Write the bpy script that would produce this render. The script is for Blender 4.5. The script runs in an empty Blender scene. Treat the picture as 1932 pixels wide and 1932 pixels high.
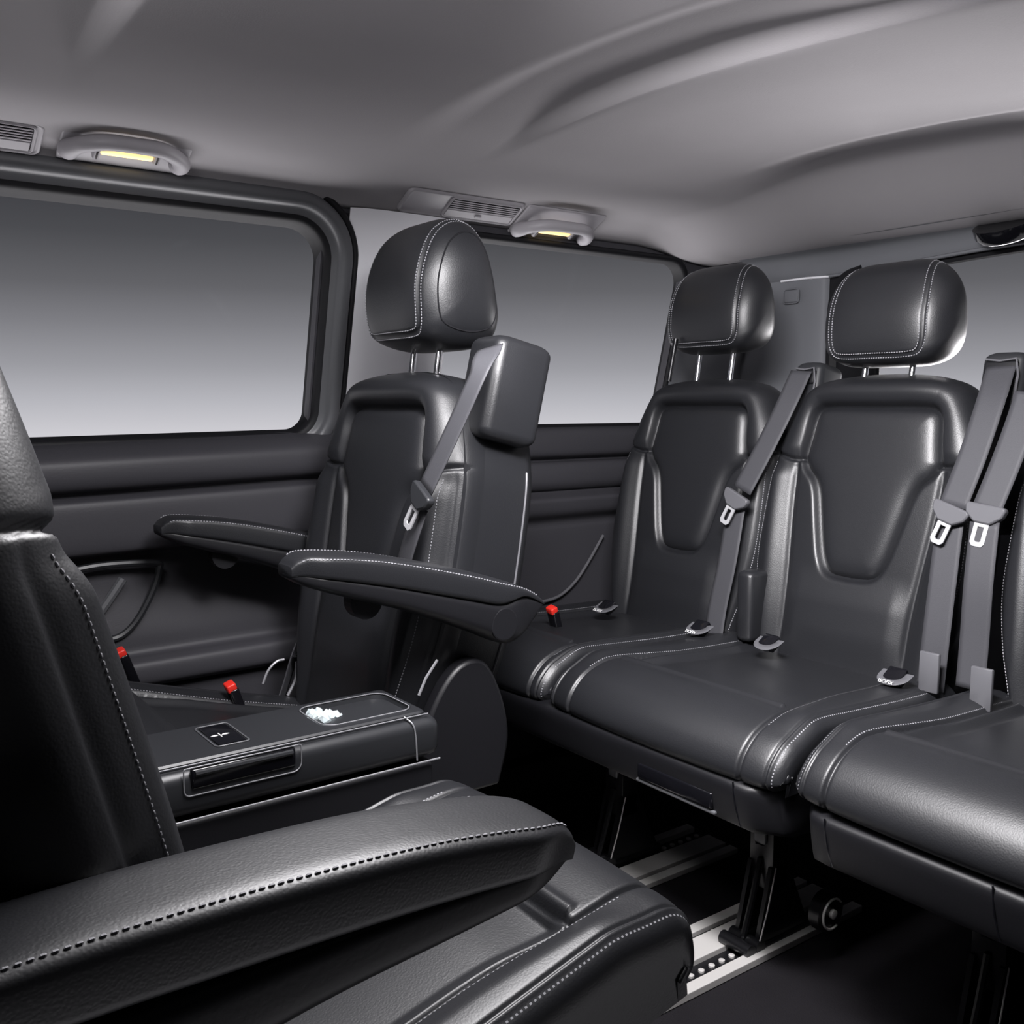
import bpy, math, random
import numpy as np
from mathutils import Matrix, Vector
S = bpy.context.scene
COL = S.collection
random.seed(4)
rng = np.random.default_rng(7)

# ------------------------------------------------------------------ camera
F = 1849.06
R = np.array([[.592, .089, -.801], [.806, -.066, .588], [0, -.994, -.111]])
U_, _, V_ = np.linalg.svd(R); R = U_ @ V_
CAM = np.array([0, 0, .95])
cd = bpy.data.cameras.new('camera'); cam = bpy.data.objects.new('camera', cd); COL.objects.link(cam)
cd.sensor_width = 36; cd.lens = 36 * F / 1932; cd.clip_start = .02
M = Matrix.Identity(4)
for r in range(3):
    M[r][0] = R[r, 0]; M[r][1] = -R[r, 1]; M[r][2] = -R[r, 2]; M[r][3] = CAM[r]
cam.matrix_world = M
S.camera = cam

def at(px, py, n, c):
    """point of the photograph on the plane n.p = c"""
    d = R @ np.array([px - 966, py - 966, F]); n = np.array(n, float)
    return CAM + (c - n @ CAM) / (n @ d) * d
def atx(px, py, X): return at(px, py, (1, 0, 0), X)
def aty(px, py, Y): return at(px, py, (0, 1, 0), Y)
def atz(px, py, Z): return at(px, py, (0, 0, 1), Z)

# ------------------------------------------------------------------ world (studio backdrop, graded by elevation) and lamps
w = bpy.data.worlds.new('studio'); S.world = w; w.use_nodes = True
nt = w.node_tree; nt.nodes.clear()
tc = nt.nodes.new('ShaderNodeTexCoord'); sx = nt.nodes.new('ShaderNodeSeparateXYZ')
mr = nt.nodes.new('ShaderNodeMapRange'); cr = nt.nodes.new('ShaderNodeValToRGB')
bg = nt.nodes.new('ShaderNodeBackground'); wo = nt.nodes.new('ShaderNodeOutputWorld')
mr.inputs['From Min'].default_value = -.06; mr.inputs['From Max'].default_value = .22
nt.links.new(tc.outputs['Generated'], sx.inputs[0]); nt.links.new(sx.outputs['Z'], mr.inputs['Value'])
nt.links.new(mr.outputs[0], cr.inputs[0]); nt.links.new(cr.outputs[0], bg.inputs[0]); nt.links.new(bg.outputs[0], wo.inputs[0])
el = cr.color_ramp.elements
def stop(z, c, i=None):
    p = (z + .06) / .28
    e = el[i] if i is not None else el.new(p)
    e.position = p; e.color = (*c, 1)
stop(-.06, (.74, .72, .76), 0); stop(.22, (.044, .045, .052), 1)
stop(-.035, (.67, .66, .70)); stop(.0, (.50, .50, .54)); stop(.035, (.34, .34, .37)); stop(.075, (.215, .215, .235))
stop(.11, (.13, .13, .142)); stop(.155, (.073, .074, .082)); stop(.19, (.052, .053, .06))
bg.inputs[1].default_value = 1.0

def area(name, loc, target, sx_, sy_, power, col=(1, 1, 1)):
    l = bpy.data.lights.new(name, 'AREA'); l.shape = 'RECTANGLE'; l.size = sx_; l.size_y = sy_
    l.energy = power; l.color = col
    o = bpy.data.objects.new(name, l); COL.objects.link(o); o.location = loc
    o.rotation_euler = (Vector(target) - Vector(loc)).to_track_quat('-Z', 'Y').to_euler()
    return o
area('cabin_dome_lamp', (-.90, .60, 1.385), (-.90, .55, 0), .6, .3, 16.0, (1, .98, 1))
area('front_fill_light', (-1.0, .12, 1.385), (-1.2, .9, 0), .5, .2, 4.0, (1, .98, 1))  # added fill, not a fitting of the van; lifts chair front and floor rail
area('bench_fill_light', (-.70, .74, 1.395), (-1.15, 1.50, .68), .4, .22, 21.0, (1, .98, 1)).data.spread = math.radians(110)  # added fill that brightens the rear bench, spread narrowed to spare the chair
area('rear_softbox', (-1.5, 4.2, .5), (-1.25, 1.2, 1.4), 2.1, .5, 210, (1, .97, .99))
area('window_side_softbox', (-2.45, .9, .42), (-1.95, .9, 1.3), 2.6, .3, 20, (1, .98, 1))
S.view_settings.view_transform = 'Standard'; S.view_settings.look = 'None'
S.view_settings.gamma = 1; S.view_settings.exposure = 0.0; S.view_settings.use_curve_mapping = False

# ------------------------------------------------------------------ materials
def mat(name, col, rough=.5, metal=0, spec=.5, bump=None, emit=None, var=0, coat=0, sheen=0):
    m = bpy.data.materials.new(name); m.use_nodes = True; t = m.node_tree
    b = t.nodes['Principled BSDF']
    b.inputs['Base Color'].default_value = (*col, 1); b.inputs['Roughness'].default_value = rough
    b.inputs['Metallic'].default_value = metal; b.inputs['Specular IOR Level'].default_value = spec
    b.inputs['Coat Weight'].default_value = coat
    if sheen: b.inputs['Sheen Weight'].default_value = sheen
    tcn = t.nodes.new('ShaderNodeTexCoord')
    if emit:
        b.inputs['Emission Color'].default_value = (*emit[0], 1); b.inputs['Emission Strength'].default_value = emit[1]
    if var:
        n = t.nodes.new('ShaderNodeTexNoise'); n.inputs['Scale'].default_value = 9; n.inputs['Detail'].default_value = 4
        mx = t.nodes.new('ShaderNodeMixRGB'); mx.inputs[1].default_value = (*[c * (1 - var) for c in col], 1)
        mx.inputs[2].default_value = (*[min(1, c * (1 + var)) for c in col], 1)
        t.links.new(tcn.outputs['Object'], n.inputs['Vector']); t.links.new(n.outputs[0], mx.inputs[0]); t.links.new(mx.outputs[0], b.inputs['Base Color'])
    if bump:
        kind, sc, dist = bump
        n = t.nodes.new('ShaderNodeTexVoronoi' if kind == 'v' else 'ShaderNodeTexNoise'); n.inputs['Scale'].default_value = sc
        if kind == 'v': n.feature = 'SMOOTH_F1'
        else: n.inputs['Detail'].default_value = 3
        bp = t.nodes.new('ShaderNodeBump'); bp.inputs['Strength'].default_value = .5; bp.inputs['Distance'].default_value = dist
        t.links.new(tcn.outputs['Object'], n.inputs['Vector']); t.links.new(n.outputs[0], bp.inputs['Height'])
        last = bp
        if kind == 'v':   # soft rumpling over the fine grain
            n2 = t.nodes.new('ShaderNodeTexNoise'); n2.inputs['Scale'].default_value = 14; n2.inputs['Detail'].default_value = 3
            b2 = t.nodes.new('ShaderNodeBump'); b2.inputs['Strength'].default_value = .35; b2.inputs['Distance'].default_value = .0007
            t.links.new(tcn.outputs['Object'], n2.inputs['Vector']); t.links.new(n2.outputs[0], b2.inputs['Height'])
            t.links.new(bp.outputs[0], b2.inputs['Normal']); last = b2
        t.links.new(last.outputs[0], b.inputs['Normal'])
    return m
LEATHER = mat('black_leather', (.013, .0135, .016), .42, spec=.7, bump=('v', 500, .00025), var=.12)
FLEECE = mat('black_perforated_fabric', (.014, .015, .018), .7, spec=.3, bump=('n', 500, .0006))
PLAST = mat('black_grained_plastic', (.008, .008, .010), .45, spec=.45, bump=('n', 300, .0003))
PLASTM = mat('dark_satin_plastic', (.022, .023, .026), .38, spec=.5)
DOORP = mat('charcoal_door_trim', (.046, .045, .052), .5, spec=.4, bump=('n', 260, .0004))
FRAMEP = mat('grey_window_frame_trim', (.10, .102, .11), .42, spec=.5, bump=('n', 260, .0003))
GLOSS = mat('gloss_black', (.006, .006, .008), .12)
RUBBER = mat('black_rubber', (.008, .008, .010), .6, spec=.3)
THREAD = mat('pale_grey_thread', (.27, .27, .29), .7)
PIPE = mat('grey_piping', (.11, .11, .12), .4)
HEAD = mat('grey_headliner_fabric', (.36, .346, .36), .9, spec=.15, bump=('n', 420, .0004), var=.03)
TRIMG = mat('light_grey_pillar_trim', (.82, .82, .86), .6, spec=.3, bump=('n', 300, .0002))
TRIMM = mat('mid_grey_rear_trim', (.16, .165, .18), .6, spec=.3, bump=('n', 300, .0002))
HANDG = mat('light_grey_plastic', (.38, .365, .39), .45, spec=.4)
WEB = mat('grey_belt_webbing', (.055, .055, .062), .6, spec=.4, bump=('n', 700, .0005))
CHROME = mat('chrome', (.75, .75, .78), .12, 1)
STEEL = mat('brushed_aluminium', (.72, .70, .68), .45, .35, bump=('n', 200, .0002))
BLSTEEL = mat('black_painted_steel', (.012, .012, .014), .3, .3)
SATIN = mat('satin_silver_plastic', (.3, .3, .32), .4, .3)
CARPET = mat('black_carpet', (.013, .012, .014), .95, spec=.1, bump=('n', 350, .003), var=.3)
RED = mat('red_button', (.75, .03, .02), .4, emit=None)
WHITE = mat('white_print', (.8, .8, .8), .5)
CANDY = mat('pale_sweet_wrapper', (.62, .70, .72), .25, spec=.6, bump=('n', 90, .002))
LAMPM = mat('warm_lamp_diffuser', (.9, .7, .3), .4, emit=((1, .72, .30), 1.3))
BLACK = mat('matte_black_blocker', (.004, .004, .004), .95, spec=.05)
GLASS = bpy.data.materials.new('window_glass'); GLASS.use_nodes = True
t = GLASS.node_tree; t.nodes.clear()
a = t.nodes.new('ShaderNodeBsdfTransparent'); a.inputs[0].default_value = (.98, .98, .98, 1)
g = t.nodes.new('ShaderNodeBsdfGlossy'); g.inputs['Roughness'].default_value = .02
f = t.nodes.new('ShaderNodeMixShader'); f.inputs[0].default_value = .002
o = t.nodes.new('ShaderNodeOutputMaterial')
t.links.new(a.outputs[0], f.inputs[1]); t.links.new(g.outputs[0], f.inputs[2]); t.links.new(f.outputs[0], o.inputs[0])

# ------------------------------------------------------------------ mesh helpers
def mesh(name, V, Fc, m, smooth=True):
    me = bpy.data.meshes.new(name)
    me.from_pydata([tuple(map(float, v)) for v in V], [], [tuple(map(int, q)) for q in Fc])
    me.materials.append(m)
    if smooth: me.polygons.foreach_set('use_smooth', [True] * len(me.polygons))
    me.update(); return me
def link(name, me, parent=None, loc=None, rot=None, **kw):
    o = bpy.data.objects.new(name, me); COL.objects.link(o)
    if parent: o.parent = parent
    if loc is not None: o.location = loc
    if rot is not None: o.rotation_euler = rot
    for k, v in kw.items(): o[k] = v
    return o
def obj(name, V, Fc, m, parent=None, smooth=True, **kw): return link(name, mesh(name, V, Fc, m, smooth), parent, **kw)
def empty(name, loc, label, cat, rz=0, group=None):
    o = bpy.data.objects.new(name, None); COL.objects.link(o); o.location = loc; o.rotation_euler = (0, 0, rz)
    o.empty_display_size = .05; o['label'] = label; o['category'] = cat
    if group: o['group'] = group
    return o
def tag(o, label, cat, group=None):
    o['label'] = label; o['category'] = cat
    if group: o['group'] = group
    return o
def gridf(m, n, closed=False, off=0, flip=False):
    i, j = np.meshgrid(np.arange(m - 1), np.arange(n if closed else n - 1), indexing='ij')
    j2 = (j + 1) % n
    q = np.stack([i * n + j, i * n + j2, (i + 1) * n + j2, (i + 1) * n + j], -1).reshape(-1, 4) + off
    return q[:, ::-1] if flip else q
def catmull(P, n=12, closed=False):
    P = np.array(P, float); N = len(P); out = []
    rngi = range(N if closed else N - 1)
    for i in rngi:
        p0 = P[(i - 1) % N] if (closed or i > 0) else 2 * P[0] - P[1]
        p1 = P[i]; p2 = P[(i + 1) % N]
        p3 = P[(i + 2) % N] if (closed or i + 2 < N) else 2 * P[-1] - P[-2]
        for k in range(n):
            t = k / n
            out.append(.5 * (2 * p1 + (p2 - p0) * t + (2 * p0 - 5 * p1 + 4 * p2 - p3) * t * t + (-p0 + 3 * p1 - 3 * p2 + p3) * t ** 3))
    if not closed: out.append(P[-1])
    return np.array(out)
def resample(P, n):
    P = np.array(P, float); s = np.r_[0, np.cumsum(np.linalg.norm(np.diff(P, axis=0), axis=1))]
    t = np.linspace(0, s[-1], n)
    return np.stack([np.interp(t, s, P[:, k]) for k in range(P.shape[1])], 1)
def rrect(y0, y1, z0, z1, r, n=10, r2=None):
    """rounded rectangle loop, counter clockwise from bottom right"""
    out = []
    r = r if isinstance(r, (list, tuple)) else [r] * 4
    for (cy, cz, a0, rr) in ((y1 - r[0], z0 + r[0], -90, r[0]), (y1 - r[1], z1 - r[1], 0, r[1]), (y0 + r[2], z1 - r[2], 90, r[2]), (y0 + r[3], z0 + r[3], 180, r[3])):
        for k in range(n + 1):
            a = math.radians(a0 + 90 * k / n); out.append((cy + rr * math.cos(a), cz + rr * math.sin(a)))
    return np.array(out)
class MB:
    def __init__(s): s.V = []; s.F = []
    def add(s, V, Fc):
        o = len(s.V); s.V += [tuple(map(float, v)) for v in V]; s.F += [tuple(int(k) + o for k in q) for q in Fc]; return s
    def box(s, x0, x1, y0, y1, z0, z1, Mx=None):
        V = [(x, y, z) for x in (x0, x1) for y in (y0, y1) for z in (z0, z1)]
        if Mx is not None: V = [tuple(Mx @ Vector(v)) for v in V]
        return s.add(V, [(0, 1, 3, 2), (4, 6, 7, 5), (0, 4, 5, 1), (2, 3, 7, 6), (0, 2, 6, 4), (1, 5, 7, 3)])
    def rbox(s, x0, x1, y0, y1, z0, z1, r=.004, Mx=None, seg=3):
        """box with every edge rounded: stacked rounded rectangles"""
        h = (z1 - z0); V = []; rows = []
        for k in range(seg + 1):
            a = math.pi / 2 * k / seg; rows.append((r - r * math.sin(a), z0 + r - r * math.cos(a)))
        rows = rows + [(i, z0 + z1 - z) for i, z in rows[::-1]]
        for ins, z in rows:
            for (x, y) in rrect(x0 + ins, x1 - ins, y0 + ins, y1 - ins, max(r - ins * .0, .0005) if r * 2 < min(x1 - x0, y1 - y0) - 2 * ins else r * .5, seg): V.append((x, y, z))
        n = 4 * (seg + 1); m = len(rows)
        if Mx is not None: V = [tuple(Mx @ Vector(v)) for v in V]
        Fc = [tuple(q) for q in gridf(m, n, True)] + [tuple(range(n))[::-1], tuple(range((m - 1) * n, m * n))]
        return s.add(V, Fc)
    def tube(s, P, r, n=8, caps=True, closed=False, flat=1.0):
        P = np.array(P, float); m = len(P); T = np.gradient(P, axis=0)
        if closed: T = np.roll(P, -1, 0) - np.roll(P, 1, 0)
        T /= np.linalg.norm(T, axis=1)[:, None]
        up = np.array([0, 0, 1.]) if abs(T[0][2]) < .9 else np.array([1., 0, 0]); V = []
        nn = up - T[0] * (up @ T[0]); nn /= np.linalg.norm(nn)
        rr = np.broadcast_to(r, (m,))
        for i in range(m):
            nn = nn - T[i] * (nn @ T[i]); nn /= np.linalg.norm(nn); b = np.cross(T[i], nn)
            for k in range(n):
                a = 2 * math.pi * k / n; V.append(P[i] + rr[i] * (math.cos(a) * nn + flat * math.sin(a) * b))
        q = gridf(m, n, True)
        if closed:
            e = [((m - 1) * n + k, (m - 1) * n + (k + 1) % n, (k + 1) % n, k) for k in range(n)]
            return s.add(V, list(map(tuple, q)) + e)
        Fc = list(map(tuple, q))
        if caps: Fc += [tuple(range(n))[::-1], tuple(range((m - 1) * n, m * n))]
        return s.add(V, Fc)
    def prism(s, poly, a0, a1, axis='x', Mx=None):
        """extrude a 2-D outline (y,z) along x, or (x,z) along y, or (x,y) along z"""
        n = len(poly); V = []
        for a_ in (a0, a1):
            for (p, q) in poly: V.append({'x': (a_, p, q), 'y': (p, a_, q), 'z': (p, q, a_)}[axis])
        if Mx is not None: V = [tuple(Mx @ Vector(v)) for v in V]
        return s.add(V, [tuple(range(n)), tuple(range(n, 2 * n))[::-1]] + [(k, k + n, (k + 1) % n + n, (k + 1) % n) for k in range(n)])
    def lathe(s, prof, axis_pt, axis='x', n=24):
        V = []; m = len(prof)
        for (a_, r) in prof:
            for k in range(n):
                t = 2 * math.pi * k / n; c, d = r * math.cos(t), r * math.sin(t)
                v = {'x': (a_, c, d), 'y': (c, a_, d), 'z': (c, d, a_)}[axis]; V.append(np.array(v) + axis_pt)
        return s.add(V, list(map(tuple, gridf(m, n, True))) + [tuple(range(n)), tuple(range((m - 1) * n, m * n))[::-1]])
    def make(s, name, m, parent=None, smooth=False, bevel=0, **kw):
        o = obj(name, s.V, s.F, m, parent, smooth, **kw)
        if smooth:
            try: o.data.set_sharp_from_angle(angle=math.radians(38))
            except Exception: pass
        if bevel:
            b = o.modifiers.new('bevel', 'BEVEL'); b.width = bevel; b.segments = 2; b.limit_method = 'ANGLE'
        return o
def fixn(o):
    import bmesh
    bm = bmesh.new(); bm.from_mesh(o.data); bmesh.ops.recalc_face_normals(bm, faces=bm.faces); bm.to_mesh(o.data); bm.free(); return o
def ss(x, a=0., b=1.):
    t = np.clip((x - a) / (b - a), 0, 1); return t * t * (3 - 2 * t)
def seg_dist(px, py, poly):
    """distance of points to a polyline"""
    d = np.full(np.shape(px), 1e9)
    for (x0, y0), (x1, y1) in zip(poly[:-1], poly[1:]):
        dx, dy = x1 - x0, y1 - y0; L = dx * dx + dy * dy + 1e-12
        t = np.clip(((px - x0) * dx + (py - y0) * dy) / L, 0, 1)
        d = np.minimum(d, np.hypot(px - x0 - t * dx, py - y0 - t * dy))
    return d
def inside(px, py, poly):
    c = np.zeros(np.shape(px), bool); n = len(poly)
    for i in range(n):
        x0, y0 = poly[i]; x1, y1 = poly[(i + 1) % n]
        cond = (y0 > py) != (y1 > py)
        xi = (x1 - x0) * (py - y0) / (y1 - y0 + 1e-12) + x0
        c ^= cond & (px < xi)
    return c
def stitch_mesh(surf, path, pitch=.0052, ln=.0036, r=.00095, lift=.0004, name='stitching', m=None):
    """thread lying on surf(a,b)->xyz along a path given in surface coordinates"""
    path = np.array(path, float)
    P = surf(path[:, 0], path[:, 1]); s = np.r_[0, np.cumsum(np.linalg.norm(np.diff(P, axis=0), axis=1))]
    n = max(2, int(s[-1] / pitch)); e = 1e-3; V = []; Fc = []
    tt = (np.arange(n) + .5) * s[-1] / n
    ab = np.stack([np.interp(tt, s, path[:, k]) for k in (0, 1)], 1)
    Q = surf(ab[:, 0], ab[:, 1]); du = surf(ab[:, 0] + e, ab[:, 1]) - surf(ab[:, 0] - e, ab[:, 1]); dv = surf(ab[:, 0], ab[:, 1] + e) - surf(ab[:, 0], ab[:, 1] - e)
    N = np.cross(du, dv); N /= np.linalg.norm(N, axis=1)[:, None] + 1e-12
    T = np.gradient(Q, axis=0); T /= np.linalg.norm(T, axis=1)[:, None] + 1e-12
    B = np.cross(N, T)
    for i in range(n):
        o = len(V); c = Q[i] + N[i] * lift
        for (a, l) in ((-1, 0.), (-.55, 1.), (.55, 1.), (1, 0.)):
            for k in range(4):
                pb_, pn_ = ((-1, -.5), (-.55, .75), (.55, .75), (1, -.5))[k]
                V.append(c + T[i] * a * ln / 2 + (pn_ * N[i] + pb_ * B[i]) * r * (.35 + .65 * l))
        for j in range(3):
            for k in range(4): Fc.append((o + j * 4 + k, o + j * 4 + (k + 1) % 4, o + j * 4 + 4 + (k + 1) % 4, o + j * 4 + 4 + k))
    return V, Fc
def merge(parts):
    mb = MB()
    for V, Fc in parts: mb.add(V, Fc)
    return mb.V, mb.F

# ================================================================== SETTING
def wallx(z): return -2.03 + np.clip(z - .88, 0, 1) * .244
TILT = lambda y: (y - .35) * .025
# floor
V = [(x, y, 0) for x in np.linspace(-2.06, -.3, 12) for y in np.linspace(-1.2, 2.3, 24)]
fl = obj('floor', V, gridf(12, 24), CARPET, kind='structure')
# ceiling (headliner with pressed lateral channels)
CP = catmull([(-2.0, 1.30), (-1.965, 1.325), (-1.93, 1.352), (-1.88, 1.386), (-1.83, 1.405), (-1.75, 1.411), (-1.6, 1.413), (-1.5, 1.422), (-1.37, 1.431), (-1.2, 1.436), (-1.0, 1.430), (-.8, 1.416), (-.6, 1.397), (-.45, 1.37), (-.36, 1.32)], 8)
CP = CP[np.argsort(CP[:, 0])]
def ceil_z(x, y):
    z = np.interp(x, CP[:, 0], CP[:, 1])
    A = ss(x, -1.66, -1.25) * (1 - ss(x, -1.0, -.55) * .55)
    ch = lambda a, b, c, d, dep: dep * ss(y, a, b) * (1 - ss(y, c, d))
    z = z + A * (ch(.12, .22, .345, .384, .028) + ch(.885, .985, 1.095, 1.140, .027) + ch(1.62, 1.72, 1.80, 1.98, .018))
    drop = ss(y, 1.80, 2.09) * .98
    return z - drop * np.clip(z - 1.325, 0, 1)
xs = np.linspace(-1.922, -.36, 150)
ys = np.unique(np.r_[np.linspace(-.5, 2.1, 240), np.linspace(.10, .42, 80), np.linspace(.88, 1.13, 80), np.linspace(1.6, 2.1, 90)])
X, Y = np.meshgrid(xs, ys, indexing='ij')
Z = ceil_z(X, Y)
ce = obj('ceiling', np.stack([X, Y, Z], -1).reshape(-1, 3), gridf(len(xs), len(ys)), HEAD, kind='structure')
so = ce.modifiers.new('solid', 'SOLIDIFY'); so.thickness = .03; so.offset = -1
# outer roof skin keeps backdrop light out
MB().box(-2.06, -.3, -.52, 2.35, 1.50, 1.53).make('trim_1', BLACK, kind='structure')

# left wall: solid sheet around the window openings (y,z strips)
W1 = (-.75, .935, .872, 1.318); W2 = (1.24, 2.02, .885, 1.335)
def wallbox(mb, y0, y1, z0, z1, m=8):
    zs_ = np.linspace(z0, z1, m); V = []
    for xo in (-.035, -.012):
        for z in zs_:
            for y in (y0, y1): V.append((wallx(z) + xo, y, z))
    n = m * 2; Fc = []
    for i in range(m - 1):
        a = i * 2; Fc += [(a, a + 1, a + 3, a + 2), (n + a, n + a + 2, n + a + 3, n + a + 1), (a, a + 2, n + a + 2, n + a), (a + 1, n + a + 1, n + a + 3, a + 3)]
    Fc += [(0, n, n + 1, 1), (n - 2, n - 1, 2 * n - 1, 2 * n - 2)]
    mb.add(V, Fc)
mb = MB()
wallbox(mb, -1.2, 2.2, 0, .875); wallbox(mb, -1.2, 2.2, 1.345, 1.5)
wallbox(mb, -1.2, -.75, .875, 1.35); wallbox(mb, .93, 1.25, .875, 1.35); wallbox(mb, 2.01, 2.2, .875, 1.35)
wl = mb.make('wall_left', DOORP, kind='structure')

def ring_loft(y0, y1, z0, z1, rad, prof, name, m, parent=None, zt=TILT, xo=0, **kw):
    """a moulding swept round a rounded rectangular opening; prof = [(outset, inward)]"""
    rows = []
    for (o_, h_) in prof:
        L = rrect(y0 - o_, y1 + o_, z0 - o_, z1 + o_, [r_ + o_ for r_ in rad], 12)
        L[:, 1] = L[:, 1] + (TILT(np.clip(L[:, 0], 0, 1.2)) if zt else 0) * (1.35 - L[:, 1]) / .5
        rows.append(np.stack([wallx(L[:, 1]) + h_ + xo, L[:, 0], L[:, 1]], 1))
    n = len(rows[0]); V = np.concatenate(rows)
    return obj(name, V, gridf(len(prof), n, True), m, parent, **kw)
# door window: glass then frame
def pane(name, y0, y1, z0, z1, rad, xo, parent=None, **kw):
    L = rrect(y0, y1, z0, z1, rad, 8); V = []
    for dx in (0, -.004):
        for (y, z) in L: V.append((wallx(z) + xo + dx, y, z))
    n = len(L)
    return obj(name, V, [tuple(range(n)), tuple(range(n, 2 * n))[::-1]] + [(k, k + n, (k + 1) % n + n, (k + 1) % n) for k in range(n)], GLASS, parent, smooth=False, **kw)
win1 = pane('window_1', W1[0] - .02, W1[1] + .02, W1[2] - .02, W1[3] + .02, .06, -.018, kind='structure')
ring_loft(*W1, [.045, .075, .05, .05], [(-.006, -.045), (-.002, -.02), (.001, -.006), (.006, -.001), (.017, .0005)], 'inner_seal', RUBBER, win1)
fr_prof = catmull([(.010, -.006), (.013, -.001), (.016, .001), (.026, .006), (.032, .016), (.041, .020), (.053, .017), (.060, .010), (.064, -.004)], 4)
ring_loft(*W1, [.045, .075, .05, .05], fr_prof, 'window_frame', FRAMEP, win1)
ring_loft(*W1, [.045, .075, .05, .05], [(.060, -.01), (.064, .004), (.070, .008), (.076, .004), (.080, -.02)], 'rubber_seal', RUBBER, win1)
win2 = pane('window_2', W2[0] - .02, W2[1] + .02, W2[2] - .02, W2[3] + .02, .06, -.02, kind='structure')
ring_loft(*W2, [.03, .07, .04, .03], [(-.008, -.045), (-.007, -.01), (-.004, -.003), (.006, -.002), (.009, -.008), (.012, -.03)], 'rubber_seal', RUBBER, win2, zt=None)
# light grey B pillar trim between the windows
ys_ = np.linspace(.985, 1.262, 30); zs_ = np.linspace(.86, 1.36, 30)
V = [(wallx(z) - .01 + .022 * (1 - abs((y - 1.12) / .145) ** 4), y, z) for z in zs_ for y in ys_]
obj('trim_2', V, gridf(30, 30), TRIMG, kind='structure')
# lower door trim: moulded profile run along y
def extr(name, prof, y0, y1, m, n=20, parent=None, tilt=True, **kw):
    prof = catmull(prof, 4); V = []
    for y in np.linspace(y0, y1, n):
        for (x, z) in prof: V.append((x, y, z + (TILT(min(y, 1.0)) * min(1, max(0, (z - .3) * 2)) if tilt else 0)))
    return obj(name, V, gridf(n, len(prof)), m, parent, **kw)
door = extr('door_1', [(-2.04, .872), (-2.028, .868), (-2.00, .862), (-1.972, .850), (-1.957, .838), (-1.953, .82), (-1.955, .797), (-1.965, .783), (-1.988, .777), (-1.99, .770),
    (-1.972, .764), (-1.962, .755), (-1.960, .72), (-1.962, .672), (-1.972, .657), (-2.005, .648), (-2.012, .63), (-2.008, .57), (-1.99, .49), (-1.985, .452), (-1.96, .446), (-1.945, .440), (-1.940, .425), (-1.942, .402), (-1.955, .39), (-1.975, .37), (-1.975, .03)],
    -1.1, 1.03, DOORP, kind='structure')
# pocket with a rounded rim and a slanted rib in the door
pk = [atx(x, y, -1.985) for x, y in ((130, 1078), (200, 1066), (292, 1062), (300, 1075), (288, 1115), (262, 1165), (235, 1195), (205, 1207), (150, 1212))]
mb = MB(); mb.tube(catmull(pk, 8), .007, 8); mb.make('pocket_rim', PLASTM, door, smooth=True)
rb = [atx(x, y, -1.99) for x, y in ((170, 1180), (200, 1140), (232, 1092))]
MB().tube(catmull(rb, 6), .009, 8).make('pocket_rib', FRAMEP, door, smooth=True)
# rear quarter trim
qt = extr('trim_3', [(-2.03, .885), (-1.985, .886), (-1.965, .880), (-1.955, .862), (-1.955, .825), (-1.965, .812), (-1.985, .806), (-1.985, .800), (-1.968, .795), (-1.958, .775), (-1.958, .745), (-1.970, .728),
    (-1.985, .722), (-1.97, .712), (-1.952, .703), (-1.950, .69), (-1.958, .665), (-1.985, .645), (-1.99, .63), (-1.985, .60), (-1.985, .40), (-1.985, .03)], 1.04, 2.12, DOORP, tilt=False, kind='structure')
arc = [atx(x, y, -1.97) for x, y in ((1138, 1010), (1110, 1060), (1083, 1100), (1050, 1127), (1000, 1140))]
MB().tube(catmull(arc, 8), .004, 8).make('trim_seam', PIPE, qt, smooth=True)
# rear wall: tailgate header, window, D pillar
mb = MB()
mb.box(-2.06, -.3, 2.16, 2.2, 0, .86); mb.box(-2.06, -1.56, 2.16, 2.2, .86, 1.5); mb.box(-1.56, -.3, 2.16, 2.2, 1.31, 1.5)
wr = mb.make('wall_rear', TRIMM, kind='structure')
# D pillar panel: runs from the quarter window round to the tailgate opening
dp = catmull([(-1.985, 1.99), (-1.965, 2.02), (-1.90, 2.06), (-1.80, 2.085), (-1.66, 2.10), (-1.57, 2.105), (-1.545, 2.12), (-1.535, 2.16)], 6)
V = [(x + (.10 * ss(z, .9, 1.33) if x < -1.8 else .0) * 1, y, z) for z in np.linspace(.3, 1.262, 30) for (x, y) in dp]
td = obj('trim_4', V, gridf(30, len(dp)), TRIMM, kind='structure')
MB().tube([(-1.675, 2.095, 1.262), (-1.60, 2.10, 1.263), (-1.54, 2.11, 1.262)], .003, 6).make('trim_seam', TRIMG, td, smooth=True)
c4 = aty(1493, 559, 2.095)
mb = MB(); mb.tube(np.array([(c4[0] + p, 2.094, c4[2] + q) for p, q in rrect(-.024, .024, -.018, .018, .009, 6)]), .0018, 6, closed=True)
mb.rbox(c4[0] - .022, c4[0] + .022, 2.092, 2.104, c4[2] - .016, c4[2] + .016, .004)
mb.make('cover_cap', TRIMM, td, smooth=True)
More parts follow.
